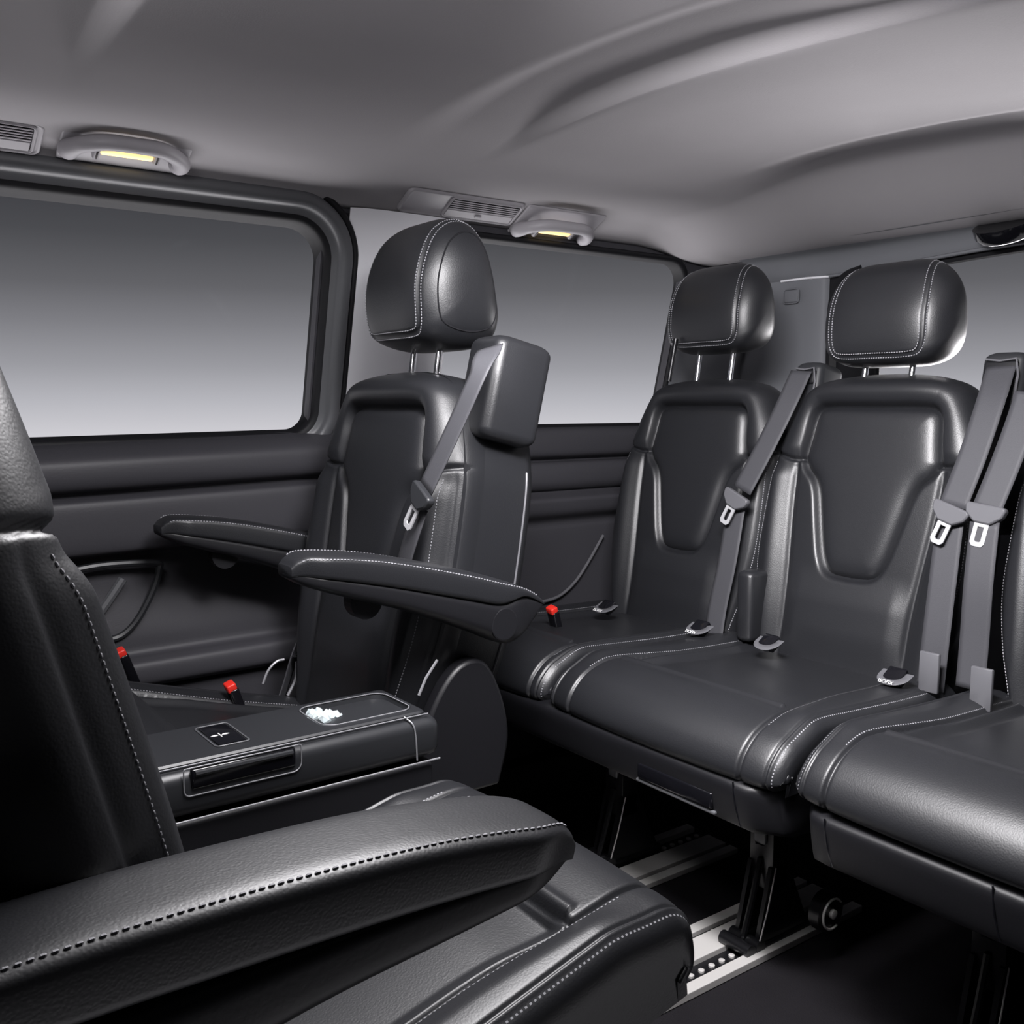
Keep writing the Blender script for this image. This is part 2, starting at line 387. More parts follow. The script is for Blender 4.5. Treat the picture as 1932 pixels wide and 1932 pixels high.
# upper part of the D pillar and header in headliner colour
hp_ = catmull([(2.03, 1.338), (2.075, 1.327), (2.10, 1.318), (2.112, 1.30), (2.118, 1.275), (2.125, 1.262), (2.15, 1.258)], 5)
V = []
hx = np.linspace(-1.80, -.36, 60)
for x in hx:
    bow = .045 * ss(x, -1.62, -1.0)      # window edge rises towards the middle
    for (y, z) in hp_: V.append((x, y, z + bow * .5 * (1.34 - z) / .08))
th = obj('trim_5', V, gridf(60, len(hp_)), TRIMM, kind='structure')
MB().tube([(x, 2.142, 1.256 + .045 * float(ss(x, -1.62, -1.0)) * .5) for x in np.linspace(-1.50, -.38, 40)], .010, 8).make('window_seal', RUBBER, th, smooth=True)
MB().tube([(x, 2.112, 1.262 + .045 * float(ss(x, -1.62, -1.0)) * .5) for x in np.linspace(-1.56, -.38, 40)], .004, 6).make('trim_edge', TRIMM, th, smooth=True)
# tailgate glass
w3 = MB().box(-1.60, -.36, 2.14, 2.145, .84, 1.34).make('window_3', GLASS, kind='structure')
MB().tube(catmull([(-1.525, 2.13, .86), (-1.53, 2.13, 1.1), (-1.525, 2.128, 1.2), (-1.50, 2.125, 1.248), (-1.45, 2.122, 1.262)], 6), .022, 8).make('rubber_seal', RUBBER, w3, smooth=True)
MB().rbox(-1.548, -1.40, 2.118, 2.136, .86, 1.262, .009).make('trim_6', RUBBER, smooth=True, kind='structure')
# unseen black panels, added to keep stray backdrop light out of the cabin
MB().box(.40, .43, -1.3, 3.0, -.2, 2.2).make('light_block_right', BLACK, kind='structure')
MB().box(-2.3, .43, -1.33, -1.30, -.2, 2.2).make('light_block_front', BLACK, kind='structure')
# right rear quarter body, out of frame
MB().box(-.36, -.31, 1.15, 2.16, .0, 1.45).make('wall_right_rear', DOORP, kind='structure')

# ------------------------------------------------------------------ floor rails
def rail(xo, xi, y0, y1, label, flip):
    """xo = edge with the wide bright strip, profile runs to xi"""
    e = empty('seat_rail', ((xo + xi) / 2, (y0 + y1) / 2, 0), label, 'rail')
    s_ = 1 if xo > xi else -1; c = (xo + xi) / 2; L = (y1 - y0) / 2; cx = lambda a: xo - s_ * a - c
    def bx(a, b, z0, z1, nm, m, **k):
        p, q = sorted((cx(a), cx(b))); MB().rbox(p, q, -L, L, z0, z1, .0012, seg=2).make(nm, m, e, **k)
    bx(0, .022, .001, .014, 'edge_strip', STEEL)
    bx(.022, .062, .0005, .003, 'slot_base', BLSTEEL)
    bx(.062, .112, .001, .012, 'cover_plate', STEEL)
    bx(.112, .124, .0005, .004, 'slot_base', BLSTEEL)
    bx(.124, .146, .001, .012, 'edge_strip', STEEL)
    mb = MB(); mb2 = MB()
    for y in np.arange(-L + .02, L - .01, .025):
        mb.lathe([(.003, .0055), (.0065, .0055), (.0072, .0035)], np.array([cx(.042), y, 0]), 'z', 10)
    mb.make('lock_stud', STEEL, e, kind='stuff')
    for y in np.arange(-L + .05, L, .11): mb2.lathe([(.003, .003), (.006, .003)], np.array([cx(.118), y, 0]), 'z', 8)
    mb2.make('rail_screw', STEEL, e, kind='stuff')
rail(-1.016, -1.162, .35, 1.56, 'aluminium floor rail nearer the door, with dark slots and studs', 1)
rail(-1.462, -1.316, .35, 1.56, 'aluminium floor rail farther left, half hidden by the front seat cushion', -1)
# ================================================================== SEATS
# ---- backrest: x across, y = -height above the back plane, z along the back (0 at seat level, .575 top)
WV = catmull([(-.09, .19), (0, .205), (.09, .232), (.18, .248), (.27, .248), (.36, .243), (.41, .236), (.46, .219), (.505, .198), (.535, .180), (.555, .155), (.568, .12), (.575, .07)], 8)
def Wv(v): return np.interp(v, WV[:, 0], WV[:, 1])
half = [(0, .503), (.10, .503), (.128, .497), (.139, .478), (.144, .44), (.149, .408), (.150, .392), (.138, .372), (.118, .352), (.105, .325), (.094, .28), (.083, .235), (.073, .20), (.060, .175), (.040, .163), (0, .160)]
hc = catmull(half, 5)
INS = np.concatenate([hc, (hc * [-1, 1])[::-1][1:-1]])
INSL = np.vstack([INS, INS[:1]])
SEAM = catmull([(.150, .392), (.175, .390), (.205, .398), (.240, .412)], 5)
TB = .055
def back_n(u, v, recess=True):
    u = np.asarray(u, float); v = np.asarray(v, float)
    W = Wv(v); s = np.clip(np.abs(u) / W, 0, 1)
    T = TB * (1 - .0 * v)
    n = T * ((1 - s ** 4.2) ** .42) - T
    # top rounding
    n = n - .05 * (1 - np.sqrt(np.clip(1 - ss(v, .515, .578) ** 2, 0, 1)))
    au = np.abs(u)
    low = 1 - ss(v, .345, .425)
    ub = .150 + .022 * ss(v, .05, .38)
    n = n + low * .025 * ss(au, ub - .015, ub + .04) * (1 - ss(s, .86, 1.0))
    n = n - low * ss(v, -.05, .06) * .006 * np.exp(-((au - ub + .010) / .006) ** 2)
    d = seg_dist(au, v, INSL[:len(hc)]); ins = inside(u, v, INS)
    de = np.minimum((W - au), np.maximum(.578 - v, 0))
    tt = d / (d + np.maximum(de, 0) + 1e-6)
    roll = np.where(ins, 0, np.sin(np.pi * np.clip(tt, 0, 1)) ** .8)
    n = n + ss(v, .375, .42) * .017 * roll
    n = n + .010 * (1 - ss(v, .10, .18)) * (1 - ss(au, .10, .15)) * ss(v, -.03, .06)     # lumbar swell
    n = n - .010 * np.exp(-(seg_dist(au, v, SEAM) / .0038) ** 2)
    n = n - np.where(ins, .0, .013 * np.exp(-(d / .006) ** 2))
    if recess: n = np.where(ins, n - .013 - .012 * ss(d, 0, .01), n)
    # side seam piping groove
    n = n - low * ss(v, -.02, .04) * .0035 * np.exp(-((au - W * .955) / .0028) ** 2)
    return n
def back_surf(u, v): return np.stack([u, -back_n(u, v), v], -1)
def build_back():
    nu, nv, nb = 230, 250, 26
    sv = np.concatenate([np.linspace(-.09, .50, nv - 50), np.linspace(.502, .575, 50)])
    su = np.sin(np.linspace(-math.pi / 2, math.pi / 2, nu)) * .6 + np.linspace(-1, 1, nu) * .4
    Vv, Uu = np.meshgrid(sv, su, indexing='ij'); U = Uu * Wv(Vv)
    Nn = back_n(U, Vv); front = np.stack([U, -Nn, Vv], -1)
    sb = np.sin(np.linspace(math.pi / 2, -math.pi / 2, nb + 2))[1:-1]
    Vb, Ub = np.meshgrid(sv, sb, indexing='ij')
    Tt = .085 * (1 - .6 * ss(Vb, .50, .578))
    nb_ = -TB - .018 * ss(Vb, .515, .578) - Tt * ((1 - np.abs(Ub) ** 4) ** .4)
    back = np.stack([Ub * Wv(Vb), -nb_, Vb], -1)
    A = np.concatenate([front, back], 1); n = nu + nb; V = A.reshape(-1, 3)
    Fc = list(map(tuple, gridf(len(sv), n, True)))
    Fc += [tuple(range(n))[::-1], tuple(range((len(sv) - 1) * n, len(sv) * n))]
    return mesh('backrest', V, Fc, LEATHER)
ME_BACK = build_back()
def build_panel():
    c = np.array([0, .34]); L = resample(INSL, 241)[:-1]; K = np.r_[0, np.linspace(.06, .9, 34), np.linspace(.91, .998, 12)]
    V = [(0, 0, 0)]; 
    for k in K[1:]:
        P = c + (L - c) * k; V += [(p[0], 0, p[1]) for p in P]
    V = np.array(V); V[0] = (c[0], 0, c[1])
    d = seg_dist(np.abs(V[:, 0]), V[:, 2], INSL[:len(hc)])
    base = back_n(V[:, 0], V[:, 2], False)
    V[:, 1] = -(base - .017 + .020 * (1 - np.exp(-d / .010)) )
    n = len(L); Fc = [(0, 1 + k, 1 + (k + 1) % n) for k in range(n)]
    for j in range(len(K) - 2):
        a = 1 + j * n; Fc += [(a + k, a + n + k, a + n + (k + 1) % n, a + (k + 1) % n) for k in range(n)]
    return mesh('center_panel', V, Fc, LEATHER)
ME_PANEL = build_panel()
def mstitch(parts, nm='stitching'):
    V, Fc = merge(parts); return mesh(nm, V, Fc, THREAD, False)
vv = np.linspace(.0, .385, 120)
ME_BST = mstitch([stitch_mesh(back_surf, np.stack([sg * (Wv(vv) * .905), vv], 1)) for sg in (1, -1)])

# ---- headrest
HRP = catmull([(-.036, -.099), (-.054, -.074), (-.064, -.02), (-.060, .03), (-.046, .070), (-.020, .096), (.008, .100), (.032, .080), (.050, .040), (.066, -.008), (.076, -.052), (.064, -.086), (.016, -.104)], 12, True)
HRN = len(HRP)
hs = np.r_[0, np.cumsum(np.linalg.norm(np.diff(np.vstack([HRP, HRP[:1]]), axis=0), axis=1))]
HL = hs[-1]
def make_hr(hw, sx_=1., kz=1., uf=.72, oval=False):
    """surface coordinate a = x/hw in [-1,1], b = arc length round the side profile (0 at the lower front)"""
    ub = uf
    corner = catmull([(0, .012), (ub - .20, .012), (ub - .06, .018), (ub - .006, .042), (ub, .085), (ub, .16), (ub, .30)], 8)
    path = np.concatenate([(corner * [-1, 1])[::-1], corner[1:]])
    def surf(a, b):
        a = np.clip(np.asarray(a, float), -1, 1); b = np.mod(np.asarray(b, float), HL)
        y = np.interp(b, hs, np.r_[HRP[:, 0], HRP[0, 0]]); z = np.interp(b, hs, np.r_[HRP[:, 1], HRP[0, 1]])
        s = np.abs(a); g = (1 - s ** 4.2) ** .42; gz = (1 - s ** 5.0) ** .36
        d = seg_dist(a * hw, np.where(b > HL * .75, b - HL, b), path * [hw, 1])
        k = 1 - .055 * np.exp(-(d / .0032) ** 2)
        taper = 1 - .15 * np.clip(z * gz / .1, 0, 1) ** 2; yy = y * g * sx_ * k + .012 * (1 - g); zz = z * gz * kz * (k if True else 1)
        return np.stack([a * hw * taper * (1 - .02 * (1 - k)), yy, zz], -1)
    na, nb_ = 110, 150
    g75 = (1 - .75 ** 4.2) ** .42; go = (1 - np.linspace(g75, 0, 30)[1:] ** (1 / .42)) ** (1 / 4.2)
    aa = np.r_[-go[::-1], np.linspace(-.75, .75, 80), go]; na = len(aa)
    A_, B_ = np.meshgrid(aa, np.linspace(0, HL, nb_, endpoint=False), indexing='ij')
    V = surf(A_, B_).reshape(-1, 3)
    me = mesh('headrest', V, list(map(tuple, gridf(na, nb_, True, flip=True))), LEATHER)
    off = .0055
    pa = resample(path * [hw, 1], 200)
    T = np.gradient(pa, axis=0); T /= np.linalg.norm(T, axis=1)[:, None]; Nn = np.stack([-T[:, 1], T[:, 0]], 1)
    parts = [stitch_mesh(surf, (pa + sg * off * Nn) / [hw, 1], lift=.0006) for sg in (1, -1)]
    return me, mstitch(parts), surf
ME_HR, ME_HRS, _ = make_hr(.140)
ME_HRC, ME_HRCS, SURC = make_hr(.135, 1.38, 1.14, .70)
def posts(hb, zlen, xs_=(-.052, .052)):
    out = []
    for x in xs_:
        out.append(MB().tube([(x, .012, -.05), (x, .012, -.09 - zlen)], .006, 12))
    return out

# ---- cushion
def set_profile(pts):
    global CPR, cs_, CL, CN
    CPR = resample(catmull(pts, 10), 400)
    cs_ = np.r_[0, np.cumsum(np.linalg.norm(np.diff(CPR, axis=0), axis=1))]; CL = cs_[-1]
    TN = np.gradient(CPR, axis=0); TN /= np.linalg.norm(TN, axis=1)[:, None]
    CN = np.stack([TN[:, 1], -TN[:, 0]], 1)
    if CN[0, 1] < 0: CN = -CN
set_profile([(.50, -.014), (.35, -.010), (.22, -.003), (.13, .002), (.088, -.002), (.048, -.017), (.020, -.042), (.007, -.068), (.010, -.086), (.030, -.098)])
def make_cushion(hw, xi_front, xi_back, depth=.50, trans=.145, thick=.034, seams=True):
    """surface coordinate a = x, b = arc length from the back"""
    kd = depth / .50
    tfront = np.interp(-.10, -CPR[:, 0], cs_)      # arc length where y = .10
    ttr = np.interp(-trans, -CPR[:, 0], cs_)
    def xi(b): return xi_back + (xi_front - xi_back) * ss(b, ttr - .16, tfront + .02)
    def surf(a, b):
        a = np.clip(np.asarray(a, float), -hw, hw); b = np.clip(np.asarray(b, float), 0, CL)
        y = np.interp(b, cs_, CPR[:, 0]); z = np.interp(b, cs_, CPR[:, 1]); ny = np.interp(b, cs_, CN[:, 0]); nz = np.interp(b, cs_, CN[:, 1])
        s = np.abs(a) / hw; h = thick * ((1 - s ** 14) ** .45 - 1)
        x_ = xi(b); aa = np.abs(a)
        bol = ss(aa, x_ - .004, x_ + .035) * (1 - ss(b, tfront - .03, tfront + .045))
        h = h + .010 * bol
        h = h + .004 * (1 - (aa / np.maximum(x_, .01)) ** 2).clip(0, 1) * ss(b, ttr, tfront)       # front pad swell
        rec = (1 - ss(aa, x_ - .03, x_)) * (1 - ss(b, ttr - .012, ttr + .004))
        h = h - .016 * rec + .007 * rec * (1 - (aa / np.maximum(x_, .01)) ** 2).clip(0, 1)
        h = h - .0065 * np.exp(-((aa - x_) / .0035) ** 2)
        h = h - .0085 * np.exp(-((b - ttr) / .004) ** 2) * (aa < x_)
        h = h + .0055 * np.exp(-((b - ttr - .012) / .008) ** 2) * (aa < x_ - .012) - .006 * ss(b, ttr - .10, ttr - .01) * (1 - ss(b, ttr - .01, ttr)) * (aa < x_)
        po = hw * .925
        h = h + .0018 * np.exp(-((aa - po) / .0025) ** 2) - .003 * np.exp(-((aa - po + .005) / .0022) ** 2)
        return np.stack([a, y * kd + ny * h, z + nz * h], -1)
    na, nb_ = 250, 230
    al = np.sin(np.linspace(-math.pi / 2, math.pi / 2, na)) * .35 + np.linspace(-1, 1, na) * .65
    B_, A_ = np.meshgrid(np.linspace(0, CL, nb_), al * hw, indexing='ij')
    G = surf(A_, B_)
    ex = 5; left = []; right = []
    for k in range(1, ex + 1):
        t = k / ex
        for arr, j, sg in ((left, 0, -1), (right, -1, 1)):
            e = G[:, j]; tgt = np.stack([np.full(len(e), sg * hw * .985), np.clip(e[:, 1], .012, 9), np.full(len(e), -.098)], 1)
            arr.append(e + (tgt - e) * t)
    G2 = np.concatenate([np.stack(left[::-1], 1), G, np.stack(right, 1)], 1)
    n = G2.shape[1]; V = G2.reshape(-1, 3)
    Fc = list(map(tuple, gridf(nb_, n))) + [tuple(range(n))[::-1]]
    me = mesh('cushion', V, Fc, LEATHER)
    b1 = np.linspace(.04, tfront + .035, 90); b2 = np.linspace(.02, CL - .02, 140)
    parts = []
    for sg in (1, -1):
        parts.append(stitch_mesh(surf, np.stack([sg * (xi(b1) + .007), b1], 1)))
        parts.append(stitch_mesh(surf, np.stack([np.full(140, sg * (hw * .925 + .0055)), b2], 1)))
    return me, mstitch(parts), surf

# ---- armrest: tip at y=0, z=top; runs to y=.47
ATOP = catmull([(0, -.012), (.012, -.002), (.04, .003), (.15, -.010), (.30, -.045), (.40, -.076), (.455, -.103), (.468, -.118)], 6)
AMID = catmull([(0, -.028), (.03, -.030), (.15, -.055), (.30, -.092), (.37, -.108), (.42, -.10), (.468, -.119)], 6)
ABOT = catmull([(0, -.030), (.03, -.046), (.10, -.070), (.2, -.102), (.32, -.150), (.385, -.178), (.42, -.172), (.45, -.145), (.468, -.12)], 6)
def af(c, y): return np.interp(y, c[:, 0], c[:, 1])
def arm_meshes():
    yy = np.concatenate([.012 * (1 - np.cos(np.linspace(0, math.pi / 2, 8))), np.linspace(.016, .44, 90), np.linspace(.444, .468, 10)])
    wd = .045 * (1 - (1 - ss(yy, -.02, .055)) * .55) * (1 - ss(yy, .40, .47) * .25)
    nc = 48
    def sec(y, w, zt, zb, ptop, pbot):
        th = np.linspace(0, 2 * math.pi, nc, endpoint=False); c, s = np.cos(th), np.sin(th)
        p = np.where(s > 0, ptop, pbot)
        x = w * np.sign(c) * np.abs(c) ** (2 / p); zz = np.sign(s) * np.abs(s) ** (2 / p)
        zm = (zt + zb) / 2; hh = max((zt - zb) / 2, .0005)
        return np.stack([x, np.full(nc, y), zm + zz * hh], 1)
    def loft(top, bot, pt, pb, k=1.):
        V = np.concatenate([sec(y, w_ * k, top(y), bot(y), pt, pb) for y, w_ in zip(yy, wd)])
        m = len(yy); return V, list(map(tuple, gridf(m, nc, True, flip=True))) + [tuple(range(nc)), tuple(range((m - 1) * nc, m * nc))[::-1]]
    pad = loft(lambda y: af(ATOP, y), lambda y: af(AMID, y), 4.5, 7)
    shell = loft(lambda y: af(AMID, y) + .004, lambda y: af(ABOT, y), 6, 3.2, .93)
    def psurf(a, b):       # a = x, b = y on the pad
        w_ = np.interp(b, yy, wd); s = np.clip(np.abs(a) / w_, 0, .999)
        zt, zb = af(ATOP, b), af(AMID, b); hh = (zt - zb) / 2
        return np.stack([a, b, (zt + zb) / 2 + hh * (1 - s ** 4.5) ** (1 / 4.5)], -1)
    b = np.linspace(.014, .45, 150); parts = []
    for sg in (1, -1):
        for kk in ((.80,) if sg < 0 else (.955,)): parts.append(stitch_mesh(psurf, np.stack([sg * np.interp(b, yy, wd) * kk, b], 1), pitch=.0058, ln=.004, r=.0012))
    disc = MB().lathe([(.036, .0275), (.0412, .0275), (.0420, .0255), (.0420, 0.001)], np.array([0, .376, -.140]), 'x', 32)
    knob = MB().lathe([(-.012, .012), (-.012, .028), (.012, .028), (.012, .012)], np.array([0, .13, -.078]), 'x', 24)
    return (mesh('armrest', *pad, LEATHER), mesh('arm_shell', *shell, PLAST), mstitch(parts), mesh('pivot_cover', disc.V, disc.F, PLAST, False), mesh('release_knob', knob.V, knob.F, PLAST, False))
ARM = arm_meshes()

def add_back(root, x, y0, z0, lean, hr=None, chair=False, third=False):
    a = math.atan(lean); rot = (-a, 0, 0)
    b = link('backrest', ME_BACK, root, (x, y0, z0), rot)
    link('center_panel', ME_PANEL, b); link('stitching', ME_BST, b, kind='stuff')
    if hr:
        v, n, posts_, big = hr
        loc = (x, y0 + v * math.sin(a) - n * math.cos(a), z0 + v * math.cos(a) + n * math.sin(a))
        h = link('headrest', ME_HRC if big else ME_HR, root, loc, (-a * .8, 0, 0))
        if big:
            s_g = (1 - .66 ** (1 / .42)) ** (1 / 4.2)
            for sg in (1, -1):
                P = SURC(np.full(60, sg * s_g), np.linspace(0, HL, 60, endpoint=False))
                MB().tube(P, .0016, 6, closed=True).make('side_piping', RUBBER, h, smooth=True)
            V = []; o_ = np.concatenate([WV * [1, 1], (WV * [1, 1])[::-1]]); o_ = np.array([(w_, v_) for v_, w_ in WV] + [(-w_, v_) for v_, w_ in WV[::-1]])
            rows = [(.035, .992), (.165, .992), (.183, .965), (.188, .90)]
            for y_, k_ in rows: V += [(p_[0] * k_, y_, .24 + (p_[1] - .24) * k_) for p_ in o_]
            n_ = len(o_); sh = fixn(obj('back_shell', V, list(map(tuple, gridf(4, n_, True))) + [tuple(range(3 * n_, 4 * n_))], LEATHER, b))
            MB().tube([(Wv(v_) * .988 + .0005, .166, v_) for v_ in np.linspace(-.02, .42, 40)], .0024, 6).make('shell_piping', PIPE, sh, smooth=True)
        link('stitching', ME_HRCS if big else ME_HRS, h, kind='stuff')
        for p in posts_:
            p_ = MB().tube([(p, .012, -.06), (p, .012, -.12 - (v - .68))], .0062, 12).make('headrest_post', CHROME, h, smooth=True)
    return b
def add_arm(root, x, y, z, rx, disc_side=1):
    o = link('armrest', ARM[0], root, (x, y, z), (rx, 0, 0))
    link('arm_shell', ARM[1], o); link('stitching', ARM[2], o, kind='stuff')
    d = link('pivot_cover', ARM[3], o)
    if disc_side < 0: d.rotation_euler = (0, 0, math.pi); d.location = (0, .752, 0)
    link('release_knob', ARM[4], o)
    return o

# ---- rear double bench
BX, BY, BZ = 0, 1.13, .455
ISO = []
bench = empty('bench_seat', (-1.38, 1.35, 0), 'rear black leather double bench with two padded backs and headrests, beside the quarter window', 'seat')
bo = Vector((1.38, -1.35, 0))
sub = lambda x, y, z: (x + 1.38, y - 1.35, z)
def off(o, x, y, z): o.location = (x, y, z); return o
add_back(bench, *sub(-1.60, 1.622, .45), .2, (.735, -.012, (-.052, .052), False))
add_back(bench, *sub(-1.14, 1.622, .45), .2, (.69, -.012, (-.052, .052), False))
me, st, CS1 = make_cushion(.278, .205, .178); off(link('cushion', me, bench), *sub(-1.168, 1.13, .460)); off(link('stitching', st, bench, kind='stuff'), *sub(-1.168, 1.13, .460))
me, st, CS2 = make_cushion(.200, .160, .14); off(link('cushion', me, bench), *sub(-1.655, 1.13, .460)); off(link('stitching', st, bench, kind='stuff'), *sub(-1.655, 1.13, .460))
MB().tube([sub(-1.672, 1.69, 1.0), sub(-1.666, 1.705, 1.10)], .006, 10).make('guide_rod', BLSTEEL, bench, smooth=True)

def skirt(parent, x0, x1, y, sb, slot=None):
    """plastic valance under a cushion, slightly raked, with an optional pull recess"""
    V = []; xs_ = np.linspace(x0, x1, 24)
    pr = catmull([(0.04, .372), (.014, .368), (.006, .358), (.008, .335), (.014, .305), (.024, .292), (.06, .285), (.2, .28), (.42, .28), (.45, .30), (.45, .37)], 3)
    for x in xs_:
        e = min(1, min(x - x0, x1 - x) / .04); r_ = .03 * (1 - math.sqrt(max(0, 1 - (1 - e) ** 2)))
        for (yy, z) in pr: V.append(sb(x, y + yy + (r_ if yy < .1 else 0), z))
    n = len(pr); Fc = list(map(tuple, gridf(24, n))) + [tuple(range(n)), tuple(range(23 * n, 24 * n))[::-1]]
    return fixn(obj('valance', V, Fc, PLAST, parent))
sk = skirt(bench, -1.855, -.905, 1.13, sub)
mb = MB(); mb.rbox(-.085, .085, -.004, .02, -.014, .014, .004); o = mb.make('pull_recess', GLOSS, sk, smooth=True); o.location = sub(-1.10, 1.140, .322); 
mb = MB(); mb.rbox(-.09, .09, -.006, .01, -.018, -.012, .002); o = mb.make('pull_lip', FRAMEP, sk, smooth=True); o.location = sub(-1.10, 1.145, .318)
def leg(parent, x, y, sb):
    """black steel foot: bracket, raked struts, clamp shoe"""
    o = Vector(sb(x, y, 0)); mb = MB(); P = lambda a, b, c: np.array((o.x + a, o.y + b, o.z + c))
    def bx(a0, a1, b0, b1, c0, c1): mb.rbox(o.x + a0, o.x + a1, o.y + b0, o.y + b1, o.z + c0, o.z + c1, .003, seg=2)
    bx(-.026, .026, -.012, .03, .105, .285)
    mb.prism([(o.y - .015, .15), (o.y + .03, .15), (o.y + .085, .03), (o.y + .085, .012), (o.y - .045, .012), (o.y - .045, .03)], o.x + .018, o.x + .026)
    mb.prism([(o.y - .015, .15), (o.y + .03, .15), (o.y + .085, .03), (o.y + .085, .012), (o.y - .045, .012), (o.y - .045, .03)], o.x - .026, o.x - .018)
    mb.tube([P(0, -.012, .16), P(.0, -.032, .09), P(0, -.055, .022)], .006, 8)
    mb.tube([P(0, .02, .13), P(0, .05, .07), P(0, .10, .022)], .0065, 8)
    lg = mb.make('leg', BLSTEEL, parent, smooth=True)
    m2 = MB(); m2.tube([P(.028, -.006, .15), P(.030, -.028, .08), P(.03, -.05, .02)], .0014, 6); m2.make('brace', STEEL, lg, smooth=True)
    m2 = MB(); m2.rbox(o.x - .013, o.x + .013, o.y - .018, o.y - .010, .185, .225, .007); m2.make('cover_cap', FRAMEP, lg, smooth=True)
    m2 = MB(); m2.rbox(o.x - .03, o.x + .03, o.y - .065, o.y + .10, .002, .022, .005)
    for s_ in (-.07, -.045): m2.lathe([(-.032, .012), (.032, .012)], np.array([o.x, o.y + s_, .02]), 'x', 12)
    m2.make('clamp_shoe', BLSTEEL, lg, smooth=True)
    return lg
MB().tube([sub(-.972, 1.1365, .368), sub(-.968, 1.137, .335), sub(-.962, 1.146, .298)], .0016, 6).make('valance_seam', GLOSS, sk, smooth=True)
for x in (-1.06, -1.44): leg(bench, x, 1.33, sub)
# latch wheel beside the leg
def latch(parent, x, y, sb):
    p = np.array(sb(x, y, .095)); mb = MB()
    mb.lathe([(-.012, .02), (-.010, .034), (.010, .034), (.012, .02)], p, 'x', 20)
    l = mb.make('latch_wheel', BLSTEEL, parent, smooth=True)
    m2 = MB(); m2.tube([p + (.014, .026 * math.cos(t), .026 * math.sin(t)) for t in np.linspace(.6, 5.2, 16)], .0022, 6)
    m2.lathe([(.012, .008), (.018, .008), (.019, .004)], p, 'x', 12); m2.make('latch_spring', STEEL, l, smooth=True)
latch(bench, -.955, 1.36, sub)

# ---- rear single seat at the right edge
CXC = -.612
single = empty('single_seat', (CXC, 1.35, 0), 'rear single black leather seat at the right edge, its back mostly cut off', 'seat')
sub3 = lambda x, y, z: (x - CXC, y - 1.35, z)
add_back(single, *sub3(CXC, 1.622, .45), .2, (.70, -.012, (-.052, .052), False))
me, st, CS3 = make_cushion(.262, .200, .175); off(link('cushion', me, single), *sub3(-.610, 1.13, .468)); off(link('stitching', st, single, kind='stuff'), *sub3(-.610, 1.13, .468))
sk3 = skirt(single, -.852, -.345, 1.13, sub3)
for x in (-.805, -.565): MB().tube([sub3(x, 1.1365, .368), sub3(x + .003, 1.137, .335), sub3(x + .008, 1.146, .298)], .0016, 6).make('valance_seam', GLOSS, sk3, smooth=True)
for x in (-.669,): leg(single, x, 1.355, sub3)

# ---- left captain's chair, facing forward
LX = -1.578
chair = empty('captain_chair', (LX, .60, 0), "left captain's chair facing forward with tall oval headrest and both armrests lowered", 'seat')
subc = lambda x, y, z: (x - LX, y - .60, z)
cb = add_back(chair, *subc(LX, .775, .45), .2, (.738, -.050, (-.045, .045), True), True)
me, st, CS4 = make_cushion(.228, .160, .145); off(link('cushion', me, chair), *subc(LX, .31, .480)).rotation_euler = (-.22, 0, 0); off(link('stitching', st, chair, kind='stuff'), *subc(LX, .31, .480)).rotation_euler = (-.22, 0, 0)
for a_ in (add_arm(chair, *subc(-1.315, .560, .730), 0, 1), add_arm(chair, *subc(-1.870, .545, .733), 0, -1)): a_.scale = (1, .96, 1)
# shoulder belt outlet, a padded block on the chair's upper corner
Mx = Matrix.Translation(Vector(subc(-1.372, .985, .95))) @ Matrix.Rotation(-math.atan(.24), 4, 'X') @ Matrix.Rotation(math.radians(-3), 4, 'Z')
mb = MB(); mb.rbox(-.050, .052, -.058, .056, -.070, .105, .018, Mx, seg=5); hs_o = mb.make('belt_outlet', LEATHER, chair, smooth=True)
# base of the chair: moulded pedestal and recliner cover
V = []; zz = np.linspace(.0, .37, 14)
for z in zz:
    k = ss(z, 0, .37); L = rrect(-.19 - .04 * k, .19 + .04 * k, -.25 - .02 * k, .24 + .06 * k, .05, 6)
    for (x, y) in L: V.append((x, y, z * .72 + .012))
n = len(V) // 14
fixn(obj('pedestal', V, list(map(tuple, gridf(14, n, True))) + [tuple(range(13 * n, 14 * n))], PLAST, chair))
mb = MB(); prof = catmull([(.20, .30), (.19, .40), (.215, .47), (.26, .52), (.31, .52), (.345, .46), (.36, .38), (.34, .30)], 5)
mb.prism([tuple(p) for p in prof], .232, .262); rc = mb.make('recliner_cover', PLAST, chair, smooth=True, bevel=.006)
a1, a2 = atx(825, 1245, -1.31), atx(790, 1312, -1.31)
MB().tube([subc(*a1), subc(*((a1 + a2) / 2 + (0, -.004, .0))), subc(*a2)], .0024, 6).make('chrome_edge', SATIN, rc, smooth=True)

# ---- near seat facing backwards
NX = -.845
near = empty('captain_chair', (NX, .40, 0), "nearest captain's chair facing backwards, cut off by the left and bottom edges", 'seat', rz=math.pi)
subn = lambda x, y, z: (-(x - NX), -(y - .40), z)
add_back(near, *subn(NX, .222, .49), .25, None)
set_profile([(.50, -.014), (.35, -.010), (.20, -.003), (.10, .001), (.055, .000), (.026, -.008), (.008, -.026), (.002, -.055), (.008, -.082), (.03, -.10)])
me, st, CS5 = make_cushion(.218, .155, .140, .44, .13); off(link('cushion', me, near), *subn(-.838, .684, .478)).rotation_euler = (-.20, 0, 0); off(link('stitching', st, near, kind='stuff'), *subn(-.838, .684, .478)).rotation_euler = (-.20, 0, 0)
na_ = add_arm(near, *subn(-.555, .452, .640), math.radians(15), -1)
for ch in na_.children:
    if ch.name.startswith('arm_shell'): ch.scale = (1, 1, 1.25); ch.location = (0, 0, .012)
    if ch.name.startswith('release_knob'): bpy.data.objects.remove(ch)
V = []
